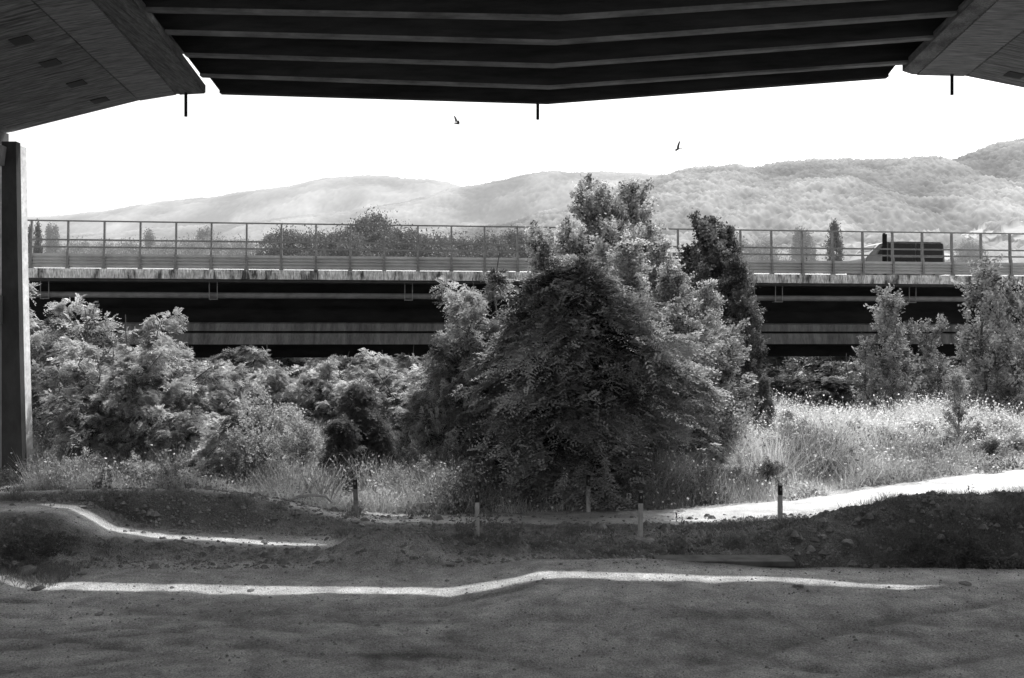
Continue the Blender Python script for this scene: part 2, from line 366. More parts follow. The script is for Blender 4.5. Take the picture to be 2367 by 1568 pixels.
def wing_patch(prof,Yf,skew,x0,x1,Y0,Y1,th):
    c=[(x0,Y0),(x1,Y0),(x1,Y1),(x0,Y1)]
    lo=[on_wing(prof,Yf,skew,a,b,-th) for a,b in c]; hi=[on_wing(prof,Yf,skew,a,b,.05) for a,b in c]
    return lo+hi,[(0,1,2,3),(7,6,5,4),(0,1,5,4),(1,2,6,5),(2,3,7,6),(3,0,4,7)]
M_board=mat_noise('board_marked_band',.06,.25,scale=3,stretch=(.5,9,1),fine=.3,fscale=9)
M_board2=mat_noise('board_marked_strip',.05,.15,scale=2.2,stretch=(7,.6,1),fine=.3,fscale=9)
M_board3=mat_noise('board_marked_soffit',.05,.20,scale=2.0,stretch=(.45,7,1),fine=.3,fscale=8)
vp('soffit_band',wing_patch(lp,27,.118,-10.07,-9.1,9.2,26.95,.03),M_board)
vp('soffit_panel',wing_patch(lp,27,.118,-13.5,-10.12,9.2,26.9,.012),M_board3)
vp('soffit_band',wing_patch(rp,25.1,-.118,10.2,11.38,9.2,25.05,.03),M_board)
vp('soffit_panel',wing_patch(rp,25.1,-.118,11.45,12.98,9.2,25.0,.012),M_board3)
vp('soffit_strip',wing_patch(lp,27,.118,-9.0,-8.33,9.2,26.97,.03),M_board2)
for (px,py,s) in [(50,92,0),(117,145,0),(178,192,0),(232,231,0),(2345,172,1)]:
    prof,Yf,sk=(lp,27.0,.118) if s==0 else (rp,25.1,-.118)
    best=None
    for Y in np.linspace(12,27,600):
        X=sx(px,Y); xo=X-sk*(Yf-Y); p=on_wing(prof,Yf,sk,xo,Y,0)
        e=abs((784-py)/F*Y+4-p[2])
        if best is None or e<best[0]: best=(e,xo,Y)
    _,xo,Y=best
    vp('drain_slot',wing_patch(prof,Yf,sk,xo-.2,xo+.2,Y-.2,Y+.2,.03),M_black)
for (px,y0,y1,Dp) in [(430,205,270,26.8),(1243,225,277,27.0),(2200,165,220,24.9)]:
    o=vp('drain_pipe',tube([S(px,y0,Dp),S(px,y1,Dp)],.042,10),M_steel_dark)
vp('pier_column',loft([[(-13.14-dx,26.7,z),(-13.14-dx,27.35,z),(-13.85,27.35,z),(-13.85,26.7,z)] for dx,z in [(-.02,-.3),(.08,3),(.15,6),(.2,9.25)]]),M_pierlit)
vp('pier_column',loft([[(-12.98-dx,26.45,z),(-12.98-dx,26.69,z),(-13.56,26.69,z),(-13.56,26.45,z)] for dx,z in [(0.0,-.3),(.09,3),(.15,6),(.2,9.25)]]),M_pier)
vp('pier_wall',box(-20,-13.86,26.8,27.6,-.3,9.2),M_boxc)
vp('pale_panel',box(-13.95,-13.58,26.5,26.79,.2,5.1),M_boxc)
vp('pier_bearing',box(-14.3,-13.75,26.3,27.2,9.26,9.6),M_slabm)
vp('junction_box',loft([[(-14.2,26.2,z),(-13.42-(9.1-z)*.12,26.2,z),(-13.42-(9.1-z)*.12,26.44,z),(-14.2,26.44,z)] for z in (8.6,9.1)]),M_boxc)
vp('junction_box',box(-14.2,-13.53,26.25,26.44,4.4,5.15),M_boxc)
# ------------------------------------------------------------------ lower highway bridge
U=Vector((.9927,.1204,0)); NN=Vector((.1204,-.9927,0)); P0=Vector((0,45.0,0))
def B(s,t,z): p=P0+U*s+NN*t; return (p.x,p.y,z)
def s_at(px):
    a=(px-1183.5)/F; X=a*45/(1-.1213*a); return X/.9927
def bp(name,ring,mat,parent,s0=-48,s1=62,n=2,smooth=False):
    v,f=loft([[B(s,t,z) for t,z in ring] for s in np.linspace(s0,s1,n)])
    o=mesh_obj(name,v,f,mat,parent,smooth); fixn(o); return o
br=empty('highway_bridge',(0,0,0),'long highway bridge with dark steel girder and stained edge','bridge')
bp('edge_beam',[(0,6.62),(.02,6.9),(0,7.03),(-.45,7.03),(-.45,6.62)],M_beamedge,br)
bp('deck_slab',[(-.06,6.5),(-.06,6.61),(-.46,6.61),(-.46,6.98),(-12,6.98),(-12,6.5)],M_asph,br)
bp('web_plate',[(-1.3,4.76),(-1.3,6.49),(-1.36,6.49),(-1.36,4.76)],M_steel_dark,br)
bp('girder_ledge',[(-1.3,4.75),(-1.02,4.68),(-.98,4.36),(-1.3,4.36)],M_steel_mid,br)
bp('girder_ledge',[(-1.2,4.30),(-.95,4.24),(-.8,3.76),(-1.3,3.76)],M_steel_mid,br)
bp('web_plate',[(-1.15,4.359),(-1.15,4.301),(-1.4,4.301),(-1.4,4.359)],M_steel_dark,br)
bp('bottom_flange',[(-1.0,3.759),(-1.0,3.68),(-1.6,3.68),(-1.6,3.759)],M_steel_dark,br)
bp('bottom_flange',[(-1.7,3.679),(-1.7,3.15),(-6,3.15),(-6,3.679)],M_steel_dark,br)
bp('web_plate',[(-6.1,3.25),(-6.1,6.49),(-6.3,6.49),(-6.3,3.25)],M_steel_dark,br)
for zz in (5.35,5.9): bp('stiffener',[(-1.299,zz),(-1.25,zz),(-1.25,zz+.05),(-1.299,zz+.05)],M_steel_dark,br)
v,f=tube([B(s,-.55,5.93) for s in (-48,0,62)],.13,12); mesh_obj('service_pipe',v,f,M_pipe,br,True)
for px in (97,490,945,1400,1742,1807,2118,2300):
    s=s_at(px); g_=[]
    for ds in (-.17,.17): g_.append(tube([B(s+ds,-.36,6.6),B(s+ds,-.36,5.74)],.022,6))
    g_.append(tube([B(s-.19,-.36,5.75),B(s+.19,-.36,5.75)],.022,6))
    g_.append(tube([B(s-.17,-.36,5.75),B(s-.17,-.75,5.75)],.022,6))
    v,f=geo_join(g_); mesh_obj('pipe_bracket',v,f,M_fence,br)
fe=empty('bridge_fence',B(0,-.2,7.03),'grey steel railing with guardrail panels on bridge edge','fence')
def fpart(name,geo,mat,smooth=False):
    v,f=geo; L0=Vector(B(0,-.2,7.03)); o=mesh_obj(name,[tuple(Vector(p)-L0) for p in v],f,mat,fe,smooth); fixn(o); return o
def rail(t0,t1,z0,z1): return loft([[B(s,t,z) for t,z in ((t0,z0),(t1,z0),(t1,z1),(t0,z1))] for s in (-45,60)])
fpart('top_rail',rail(-.17,-.22,9.06,9.12),M_fence)
for z in (8.24,7.93): fpart('rail',rail(-.14,-.2,z,z+.07),M_fence)
rg=[(-.13,7.10),(-.10,7.16),(-.16,7.22),(-.10,7.30),(-.16,7.36),(-.10,7.44),(-.16,7.50),(-.10,7.58),(-.13,7.68),(-.16,7.68),(-.19,7.5),(-.19,7.3),(-.16,7.10)]
fpart('guardrail_panel',loft([[B(s,t,z) for t,z in rg] for s in (-45,60)]),M_panel)
s0=s_at(155)
sp=1.5
for k in range(-14,34):
    s=s0+k*sp
    if s<-38 or s>44: continue
    g1=loft([[B(s-w,-.10+dt,z),B(s+w,-.10+dt,z),B(s+w,-.26+dt*.5,z),B(s-w,-.26+dt*.5,z)] for z,w,dt in ((7.032,.09,.06),(7.09,.09,.06),(7.1,.045,.05),(7.75,.045,.04),(7.95,.04,-.03),(9.08,.035,-.06))])
    fpart('fence_post',g1,M_fence)
gr=bp('guardrail',[(-11.5,7.0),(-11.4,7.2),(-11.45,7.5),(-11.4,7.8),(-11.5,7.85),(-11.6,7.8),(-11.6,7.0)],M_panel,None,-48,62)
tag(gr,'pale steel guardrail along the far bridge edge','guardrail')
# ------------------------------------------------------------------ van on the bridge
sv=s_at(1985)+2.75; van=empty('delivery_van',B(sv,-6,6.98),'pale van with dark windowed sides driving over bridge','van')
van.rotation_euler=(0,0,math.atan2(U.y,U.x)); van.scale=(.94,1,1.02)
prof=[(-.02,.45),(0,.85),(.10,1.25),(.45,1.6),(.9,1.98),(1.3,2.1),(2.1,2.13),(4.55,2.12),(4.72,1.98),(4.8,1.0),(4.78,.42)]
def vanring(y,ins): 
    return [(x+(ins*.6 if x<2.4 else -ins*.6)*(1 if z>.9 else .3),y,z-(ins*.4 if z>1.9 else 0)) for x,z in prof]
v,f=loft([vanring(-.92,.16),vanring(-.98,.05),vanring(-.98,.0),vanring(.98,0),vanring(.98,.05),vanring(.92,.16)])
o=mesh_obj('body',v,f,M_carp,van); fixn(o); bevel(o,.05,3)
for ysd in (-1,1):
    y=ysd*.985
    for a,c,sl in (((.78,1.45),(1.3,1.88),.28),((1.42,1.0),(3.02,2.02),0),((3.1,1.0),(4.66,2.02),0)):
        v=[(a[0],y,a[1]),(c[0],y,a[1]),(c[0],y,c[1]),(a[0]+sl,y,c[1]),(a[0],y+ysd*.02,a[1]),(c[0],y+ysd*.02,a[1]),(c[0],y+ysd*.01,c[1]+.01),(a[0]+sl,y+ysd*.01,c[1]+.01)]
        o=mesh_obj('window',v,[(0,1,2,3),(4,5,6,7),(0,1,5,4),(1,2,6,5),(2,3,7,6),(3,0,4,7)],M_glass,van); fixn(o)
    v,f=loft([[(x,y+ysd*a,z) for a,z in ((.022,1.30),(.04,1.315),(.022,1.33))] for x in (1.5,4.64)]); mesh_obj('side_trim',v,f,M_panel,van)
o=mesh_obj('windscreen',[(.48,-.8,1.65),(.48,.8,1.65),(.86,.72,1.97),(.86,-.72,1.97)],[(0,1,2,3)],M_glass,van)
for a in (.95,3.85):
    for y in (-.93,.93):
        w=empty('wheel',(a,y,.34),'','wheel'); w.parent=van
        for kk in ('label','category'): del w[kk]
        rr=[(.34,.11),(.34,-.11),(.22,-.11),(.22,.11)]
        v,f=loft([[(r*math.cos(t),h,r*math.sin(t)) for r,h in rr] for t in np.linspace(0,2*math.pi,25)],False); o=mesh_obj('tyre',v,f,M_tyre,w)
        v,f=tube([(0,-.09,0),(0,.09,0)],.215,16); o=mesh_obj('rim',v,f,M_fence,w)
for y in (-.7,.7):
    v,f=box(-.04,.05,y-.15,y+.15,.72,.9); o=mesh_obj('headlight',v,f,M_refl,van); bevel(o,.02)
v,f=box(-.08,.04,-.9,.9,.4,.6); o=mesh_obj('bumper',v,f,M_tyre,van); bevel(o,.03)
p=B(s_at(2127)+.35,-4.2,6.98)
po=empty('sign_post',p,'dark steel roadside post standing on the bridge','post')
v,f=box(-.05,.05,-.06,.06,0,2.5); mesh_obj('post',v,f,M_steel_dark,po)
v,f=box(-.12,.12,-.1,-.062,1.0,2.45); o=mesh_obj('sign_panel',v,f,M_steel_dark,po); bevel(o,.01)
# ------------------------------------------------------------------ foliage generators
def unit(v): return v/np.maximum(np.linalg.norm(v,axis=-1,keepdims=True),1e-6)
def fronds(pos,dirv,L=.3,n=5,lw=.03,ll=.085,droop=.35,vv=None):
    N=len(pos); d=unit(dirv); up=np.array([0,0,1.0])
    side=unit(np.cross(d,up+rng.normal(0,.35,(N,3))))
    out=[]; vals=[]
    Ls=L*rng.uniform(.7,1.3,N)[:,None]
    for k in range(n):
        t=(k+.6)/n
        base=pos+d*Ls*t-up*droop*Ls*t*t
        for sg in (-1,1):
            ld=unit(side*sg*.9+d*.5-up*rng.uniform(-.1,.5,(N,1)))
            sc=(1-.45*abs(t-.45))*rng.uniform(.8,1.2,(N,1))
            a=base; b_=base+ld*ll*.5*sc+d*lw*sc; c=base+ld*ll*sc; e=base+ld*ll*.5*sc-d*lw*sc
            out.append(np.stack([a,b_,c,e],1)); vals.append(vv+rng.normal(0,.08,N))
    return np.concatenate(out).reshape(-1,3),np.concatenate(vals)
def leaves(pos,size,vv,asp=.62,horiz=.0):
    N=len(pos); a=unit(rng.normal(0,1,(N,3))*np.array([1,1,1-horiz])); nrm=unit(rng.normal(0,1,(N,3)))
    b_=unit(np.cross(a,nrm)); s=(size*rng.uniform(.6,1.35,N))[:,None]
    return np.stack([pos-a*s*.5,pos+b_*s*asp*.5,pos+a*s*.5,pos-b_*s*asp*.5],1).reshape(-1,3),vv+rng.normal(0,.16,N)
def clumps(env,K,zlo,zhi,rmin=.35,zpow=1.0):
    u=rng.random(K)**zpow; z=zlo+(zhi-zlo)*u; az=rng.uniform(0,2*math.pi,K)
    fr=rmin+(1-rmin)*np.sqrt(rng.random(K)); r=env((z-zlo)/(zhi-zlo),az)*fr
    return np.stack([r*np.cos(az),r*np.sin(az),z],1),fr
def make_tree(kind,Ht,env,zlo,K,m,cr,mat,leaf='frond',size=.09,trunkr=.12,bark=M_bark,stems=1,rmin=.35,flat=.35,zpow=1,nl=5,L=.3,lean=(0,0),drp=(-.1,.55),core_shade=0.0,limbs=46):
    C,fr=clumps(env,K,zlo,Ht-cr*.5,rmin,zpow)
    C[:,0]+=lean[0]*(C[:,2]/Ht); C[:,1]+=lean[1]*(C[:,2]/Ht)
    out=C.copy(); out[:,2]=0; od=unit(out); od[:,2]=.0
    N=K*m; ci=np.repeat(np.arange(K),m); O=od[ci]; T=np.stack([-O[:,1],O[:,0],O[:,2]*0],1)
    crk=(cr*rng.uniform(.5,1.4,K))[ci][:,None]
    a=rng.normal(0,.55,(N,1)); b_=rng.normal(0,.55,(N,1)); c=rng.normal(0,.5,(N,1))
    slope=rng.uniform(drp[0],drp[1],K)[ci][:,None]
    pos=C[ci]+crk*(O*a+T*b_+np.array([0,0,1.0])*(c*flat-slope*a-.25*b_*b_))
    cv=rng.uniform(.15,.95,K); cv=cv-core_shade*(1-fr)  # inner clumps darkened, crown shade put into the leaf colour
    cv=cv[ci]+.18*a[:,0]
    if leaf=='frond':
        dirv=O*.8+rng.normal(0,.55,(N,3)); dirv[:,2]=rng.normal(.0,.3,N)
        V,v=fronds(pos,dirv,L=L,n=nl,vv=cv,lw=size*.33,ll=size)
    else: V,v=leaves(pos,size,cv,horiz=.3)
    k=V.reshape(-1,4,3)[:,:,2].min(1)>.02; V=V.reshape(-1,4,3)[k].reshape(-1,3); v=np.asarray(v)[k]
    cm=quads_mesh('crown',V,v,mat)
    g_=[]
    for s in range(stems):
        b0=np.array([rng.normal(0,.12*(stems>1)),rng.normal(0,.12*(stems>1)),-.15]); tip=np.array([lean[0]*.8+rng.normal(0,.25*stems**.5),lean[1]*.8+rng.normal(0,.25*stems**.5),Ht*rng.uniform(.75,.93)])
        pts=[b0+(tip-b0)*t+np.array([rng.normal(0,.06),rng.normal(0,.06),0])*(t>0) for t in np.linspace(0,1,7)]
        g_.append(tube(pts,[trunkr*(1-.85*t)/stems**.4 for t in np.linspace(0,1,7)],7))
        sel=rng.permutation(K)[:min(K,int(limbs/stems))]
        for q in sel:
            e=C[q]; zt=max(.15,e[2]-.9*np.hypot(e[0],e[1])*rng.uniform(.5,1)-.1); t=min(max(zt/tip[2],0.02),.95)
            st=b0+(tip-b0)*t; mid_=(st+e)/2+np.array([0,0,.12*np.linalg.norm(e-st)])
            rr=trunkr*(1-.8*t)*.4/stems**.4
            g_.append(tube([st,mid_,e],[rr,rr*.6,rr*.2],5))
    tv,tf=geo_join(g_)
    tm=bpy.data.meshes.new('trunk'); tm.from_pydata([tuple(map(float,p)) for p in tv],[],tf); tm.materials.append(bark)
    tm.polygons.foreach_set('use_smooth',[True]*len(tm.polygons)); tm.update()
    return dict(kind=kind,H=Ht,crown=cm,trunk=tm)
def envf(pts,seed=0,amp=.3):
    ph=rng.uniform(0,6.28,6)
    def f(t,az):
        r=np.interp(t,[p[0] for p in pts],[p[1] for p in pts])
        return r*(1+amp*(.5*np.sin(3*az+ph[0]+4*t)+.4*np.sin(5*az+ph[1]-7*t)+.4*np.sin(2*az+ph[2]+9*t)))
    return f
def ascend(kind,Ht,nb,mat,spread=1.0,size=.11,seed=1,trunkr=.07,bark=None,dens=26,z0=.06,stems=1,frond=False,rise=(.7,1.9),L=.4):
    """open tree: one or more stems, ascending branches, leaves strung along their twigs"""
    r=np.random.default_rng(seed); P=[];cv=[];g_=[];DD=[]
    for sN in range(stems):
        ang=r.uniform(0,6.28); ls=(0 if stems==1 else r.uniform(.12,.38)); hs=Ht*(1 if sN==0 else r.uniform(.55,.95))
        tr=[np.array([math.cos(ang)*ls*hs*(k/6)**1.2+r.normal(0,.05)*k,math.sin(ang)*ls*hs*(k/6)**1.2+r.normal(0,.05)*k,hs*k/6-.1*(k==0)]) for k in range(7)]
        g_.append(tube(tr,[trunkr*(1-k/7.5) for k in range(7)],7))
        for q in range(nb//stems):
            t=z0+(1-z0)*r.random()**.9*.95; az=r.uniform(0,6.28); ln=Ht*(.08+.22*(1-t)**.7*r.uniform(.4,1.3))*spread+.15
            d=np.array([math.cos(az),math.sin(az),r.uniform(*rise)]); d/=np.linalg.norm(d)
            k=min(int(t*6),5); f=t*6-k; b0=tr[k]*(1-f)+tr[k+1]*f
            bend=-.18 if frond else .10
            pts=[b0,b0+d*ln*.5+np.array([0,0,.06*ln if frond else -.02]),b0+d*ln+np.array([0,0,bend*ln])]
            g_.append(tube(pts,[trunkr*.35*(1-t*.7),trunkr*.2,trunkr*.06],5))
            c=r.uniform(.0,1.0)
            for w in range(5):
                s=r.uniform(.15,1); o=b0+(pts[2]-b0)*s; dd=d+r.normal(0,.5,3); 
                if frond: dd[2]*=.4
                dd/=np.linalg.norm(dd); l2=ln*.35*r.uniform(.4,1.1)+.08
                n=int(dens*r.uniform(.6,1.3)); u=r.random((n,1)); P.append(o+dd*l2*u+r.normal(0,.06+.015*Ht/6,(n,3))); cv.append(np.full(n,c+r.normal(0,.15))); 
                if frond: DD.append(np.repeat(dd[None,:],n,0)+r.normal(0,.5,(n,3))*np.array([1,1,.5]))
    P=np.concatenate(P); cv=np.concatenate(cv)
    if frond: V,v=fronds(P,np.concatenate(DD),L=L,n=5,vv=cv,lw=size*.33,ll=size)
    else: V,v=leaves(P,size,cv,horiz=.2)
    kp=V.reshape(-1,4,3)[:,:,2].min(1)>.02; V=V.reshape(-1,4,3)[kp].reshape(-1,3); v=np.asarray(v)[kp]
    H=float(np.percentile(V[:,2],99.7))
    cm=quads_mesh('crown',V,v,mat); tv,tf=geo_join(g_)
    tm=bpy.data.meshes.new('trunk'); tm.from_pydata([tuple(map(float,p)) for p in tv],[],tf); tm.materials.append(bark or M_bark); tm.update()
    return dict(kind=kind,H=H,crown=cm,trunk=tm)
def recolor(P,mat,name):
    q=dict(P); q['crown']=P['crown'].copy(); q['crown'].materials[0]=mat; q['kind']=name; return q
robA=make_tree('robinia_tree',6,envf([(0,1.9),(.25,2.6),(.6,2.6),(.85,1.7),(1,.4)],amp=.7),.3,100,50,.5,M_leafR,size=.14,L=.44,stems=3,trunkr=.1,flat=.18,core_shade=.5)
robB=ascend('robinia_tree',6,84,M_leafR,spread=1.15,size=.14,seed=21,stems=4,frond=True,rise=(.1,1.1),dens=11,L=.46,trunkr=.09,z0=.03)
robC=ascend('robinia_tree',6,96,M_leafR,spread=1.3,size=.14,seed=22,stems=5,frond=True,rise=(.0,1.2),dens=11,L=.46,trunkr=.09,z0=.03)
popA=ascend('poplar_tree',9,120,M_leafP,spread=.62,size=.13,seed=11,trunkr=.12,bark=M_palebark,dens=32)
popC=ascend('poplar_tree',9,135,M_leafP,spread=.72,size=.13,seed=12,trunkr=.12,bark=M_palebark,dens=32)
popB=ascend('poplar_tree',6,56,M_leafY,spread=.75,size=.12,seed=13,dens=24)
popD=ascend('poplar_tree',6,64,M_leafY,spread=.85,size=.12,seed=14,dens=24)
shrA=ascend('shrub',3,90,M_leafS,spread=1.5,size=.09,seed=31,stems=6,rise=(.2,1.6),dens=20,trunkr=.04,z0=.02)
shrB=make_tree('shrub',3,envf([(0,1.2),(.4,1.6),(.7,1.2),(1,.3)],amp=.65),.1,90,42,.34,M_leafR,size=.10,L=.3,trunkr=.05,stems=4,core_shade=.3)
drkA=ascend('dark_poplar_tree',8,190,M_leafQ,spread=.6,size=.13,seed=15,trunkr=.12,dens=36)
drkB=make_tree('dark_shrub',4,envf([(0,1.5),(.3,1.5),(.6,1.0),(1,.3)],amp=.7),.05,120,70,.45,M_leafM,size=.11,L=.34,trunkr=.06,nl=4,flat=.22)
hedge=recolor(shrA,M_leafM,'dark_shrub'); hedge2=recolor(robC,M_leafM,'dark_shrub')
farA=make_tree('broadleaf_tree',12,envf([(0,3.4),(.3,4.8),(.65,4.2),(.9,2.4),(1,1.2)],amp=.35),.5,240,230,.9,M_leafF,leaf='l',size=.2,trunkr=.3,flat=.7,rmin=.4)
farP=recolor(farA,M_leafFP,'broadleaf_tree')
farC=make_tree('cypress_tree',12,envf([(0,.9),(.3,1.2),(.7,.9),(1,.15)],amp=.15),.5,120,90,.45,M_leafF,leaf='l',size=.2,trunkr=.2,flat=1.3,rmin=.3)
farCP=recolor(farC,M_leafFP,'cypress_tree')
hero=make_tree('robinia_tree',6.3,envf([(0,1.75),(.08,1.8),(.22,1.75),(.36,1.95),(.5,2.2),(.66,2.15),(.8,1.6),(.92,1.0),(1,.5)],amp=.5),.12,215,115,.66,M_leafHero,size=.115,nl=5,stems=4,trunkr=.16,rmin=.3,zpow=.85,L=.45,lean=(-.35,0),flat=.13,drp=(.1,1.1),core_shade=.8)
LAB={'robinia_tree':('feathery pale robinia tree growing beside the dirt track','tree'),'poplar_tree':('slender pale-leaved poplar sapling among the scrub','tree'),
'shrub':('leafy sunlit shrub in rough grass','shrub'),'dark_poplar_tree':('dense dark upright poplar beside the bridge','tree'),'dark_shrub':('dark narrow bush in the scrub','shrub'),
'broadleaf_tree':('round broadleaf tree beyond the bridge','tree'),'cypress_tree':('tall narrow tree beyond the bridge','tree')}
def plant(P,X,Y,top=None,scale=None,wx=1.0,label=None,mat=None,rot=None):
    z=float(height(X,Y)); s=scale if scale else (top-z)/P['H']
    lb,ct=LAB[P['kind']]
    e=empty(P['kind'],(X,Y,z-.03),label or lb,ct,P['kind'].replace('_',' ')+'s around the bridge')
    e.rotation_euler=(0,0,rng.uniform(0,6.28) if rot is None else rot); e.scale=(s*wx,s*wx,s)
    for nm in ('trunk','crown'):
        o=bpy.data.objects.new(nm,P[nm]); col.objects.link(o); o.parent=e
    return e
def pl(P,px,py,D,w=1.0,**k): return plant(P,sx(px,D),D,top=sz(py,D),wx=w,**k)
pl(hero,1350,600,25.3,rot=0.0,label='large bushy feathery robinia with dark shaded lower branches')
for a in [(popA,1365,412,36,1.0),(popC,1485,422,37,.95),(popC,1425,470,36,.9),(popA,1250,520,34,.9),(popC,1400,510,33,1.0),(popA,1500,520,34,1.0),(popA,1560,610,31,1.05),(popC,1640,650,32,.95),(popA,1320,510,33,.9),(popC,1450,560,31,1.1),(popB,1680,740,30,1.3),(popB,1600,720,28,1.3),(popD,1560,690,28.5,1.3),(popD,1650,760,29,1.3),(popC,1290,590,31,.9),(popC,1530,560,33,1.0),
  (drkA,1622,500,40,1.0),(drkA,1655,525,41,.9),(drkA,1712,595,39,.9),(drkA,1728,690,38,.9),(drkA,1595,570,41,.9),
  (drkB,1765,865,34,.4),
  # left group
  (robC,105,650,32,.75),(robB,150,690,33,.8),(robC,120,780,31,.7),(robC,215,745,30,.9),(robB,320,724,29.5,.7),(robC,400,785,28.5,.85),(robA,300,820,27.5,.75),(robB,480,850,29.5,.9),(robC,200,850,27.5,.8),(robC,420,900,27,.8),(robB,350,800,27.8,.8),(robB,250,790,28.8,.8),
  (robC,260,760,33,.9),(robB,370,800,33,.9),(robA,450,840,33,.9),(robC,540,835,33,.9),(robA,640,845,34,.8),(robB,730,830,34,.9),(robC,820,835,33,.9),(robA,900,835,34,.8),(robC,980,820,33,.9),(hedge2,600,850,36,1.1),(hedge2,700,850,36,1.1),(hedge2,500,850,36,1.1),(hedge2,800,850,36,1.1),(hedge2,900,850,36,1.1),
  (shrA,640,880,26,.9),(shrA,690,940,25.2,.9),(shrA,590,960,24.8,.9),(shrB,540,950,25.5,.9),(shrA,655,1010,24.5,1.0),(shrA,510,1020,25,1.0),(drkB,830,880,25.8,.65),(drkB,790,960,24.9,.7),(drkB,880,980,25.5,.7),(hedge2,850,900,27,.7),
  (robB,930,815,30,.9),(robC,1040,790,29,.9),(robB,860,850,31,.9),(robC,740,850,33,.8),(robB,600,860,34,.8),(robC,1000,830,27.5,.7),(robC,1090,690,28,.7),(robB,1050,700,27.4,.6),(robB,1150,660,27.5,.7),(robC,1190,640,28.5,.7),(robA,1120,790,26.8,.5),
  (shrA,930,1070,24.6,1.1),(shrA,1000,1055,24.4,1.1),(shrA,1075,1060,24.2,1.0),(shrA,880,1095,24.2,1.1),(shrA,970,1010,26,1.0),(shrA,1040,1000,26.2,1.0),
  (hedge,110,1040,24.8,1.3),(hedge,250,1050,25,1.3),(shrA,180,1035,25.3,1.2),(shrA,330,1045,25.2,1.2),(hedge,400,1050,24.8,1.3),(shrA,450,1060,24.4,1.3),(hedge,560,1080,24.2,1.3),
  # right group
  (popB,2050,664,38,1.1),(popD,2100,740,39,1.0),(popD,2165,728,39.5,1.0),(popB,2000,775,38,1.0),(popB,2270,598,36,1.1),(popD,2350,652,35,1.0),(popB,2310,680,38,.9),(popB,2235,750,38,.9),(popB,2400,640,37,1.0),(popD,2070,800,37,1.1),(popD,2290,790,36,1.1),
  (popB,2215,850,29.5,1.1),(shrB,1820,945,33,.6),(robC,1560,790,28,.7),(robB,1600,860,28.2,.6),(robC,1530,900,27,.6),(shrB,1250,860,27.5,.8)]:
    pl(a[0],a[1],a[2],a[3],a[4])
for k,px in enumerate(np.linspace(-60,2440,30)):
    D=float(rng.uniform(55,64)); P=[robA,robC,popA,hedge2][k%4] if px>1500 or px<350 else [robC,drkA,robB,drkA][k%4]
    X=sx(px,D); top=rng.uniform(4.6,6.8) 
    plant(P,X+rng.normal(0,.8),D,top=top,wx=1.25)
for k,px in enumerate(np.linspace(1700,2440,20)):
    D=float(rng.uniform(40,43)); plant([hedge,hedge2,robC,hedge2][k%4],sx(px,D),D,top=rng.uniform(2.3,3.5),wx=1.35)
for k,px in enumerate(np.linspace(60,1150,16)):
    D=float(rng.uniform(36,40)); plant([shrB,drkB,robC][k%3],sx(px,D),D,top=rng.uniform(2.6,4.0),wx=1.2)
for k,(px,D,h) in enumerate([(1720,27.5,.6),(1800,28.3,.8),(1880,29.2,.7),(1780,26.3,.6),(1950,28.2,.6),(2060,29.5,.7),(2130,30.5,.8),(2250,30.5,.7),(2330,31.5,.8),(1840,31,.8),(2180,29,.6),(2290,29.2,.5),(1690,26,.6),(1640,25.6,.6),(1900,27.3,.5),(2000,30.5,.8),(2350,29.8,.6)]):
    plant([shrA,hedge,shrB,hedge][k%4],sx(px,D),D,scale=h/3*1.25,wx=1.4,label='low leafy weed clump in the meadow')
# trees beyond the bridge
for (px,py,D,w,P) in [(660,528,100,.8,farA),(720,534,102,.8,farA),(790,528,100,.8,farA),(860,492,105,.75,farA),(930,524,102,.8,farA),(1000,538,100,.8,farA),(1060,545,104,.8,farA),(1130,540,102,.8,farA),(1190,532,106,.8,farA),(1240,545,104,.8,farA),
   (88,516,80,.4,farC),(72,524,84,.4,farC),(115,522,300,.6,farCP),(128,524,300,.6,farCP),(345,535,200,.9,farCP),(465,534,210,.8,farCP),(480,530,210,.8,farCP),
   (500,546,180,.7,farP),(440,550,170,.7,farP),(560,552,150,.7,farP),(300,556,190,.8,farP),(240,560,180,.8,farP),(180,556,200,.7,farP),(385,558,160,.7,farP),
   (1845,530,230,.9,farCP),(1862,536,230,1.1,farCP),(1928,514,230,.8,farC),(1760,556,220,.8,farP),(1700,552,220,.8,farP),(2240,556,220,.6,farP),(1640,556,200,.8,farP)]:
    plant(P,sx(px,D),D,top=sz(py,D),wx=w)
# ------------------------------------------------------------------ grass and weeds
def blades(X,Y,h,w,lean=.3,hv=.3):
    N=len(X); Z=height(X,Y)-.03; base=np.stack([X,Y,Z],1)
    az=rng.uniform(0,6.28,N); sd=np.stack([np.cos(az),np.sin(az),az*0],1)*(w*rng.uniform(.6,1.4,N))[:,None]
    hh=h*rng.uniform(1-hv*1.5,1+hv,N); ln=rng.normal(0,lean,(N,2))*hh[:,None]
    tip=base+np.concatenate([ln,hh[:,None]],1)
    return np.stack([base-sd,base+sd,tip+sd*.15,tip-sd*.15],1).reshape(-1,3),tip
def region(n,x0,x1,y0,y1,f):
    X=rng.uniform(x0,x1,n); Y=rng.uniform(y0,y1,n); k=f(X,Y); return X[k],Y[k]
def stuff(name,V,v,mat,label,cat):
    o=bpy.data.objects.new(name,quads_mesh(name,V,v,mat)); col.objects.link(o); o['kind']='stuff'; o['label']=label; o['category']=cat; return o
right=lambda X,Y:(Y>yc(X)+.95+.6*fbm(X*1.3,Y*1.3,3))&(X>-3.3)&(rng.random(len(X))<np.clip((34/Y)**2,.2,1))
Xr,Yr=region(300000,-3.3,27,22.2,48,right)
patch=np.clip(.75+fbm(Xr*.5,Yr*.5,4)*1.3,.2,1.6)
hgt=patch*np.clip((Yr-yc(Xr)-.8)*.35+.25,.2,1.0)
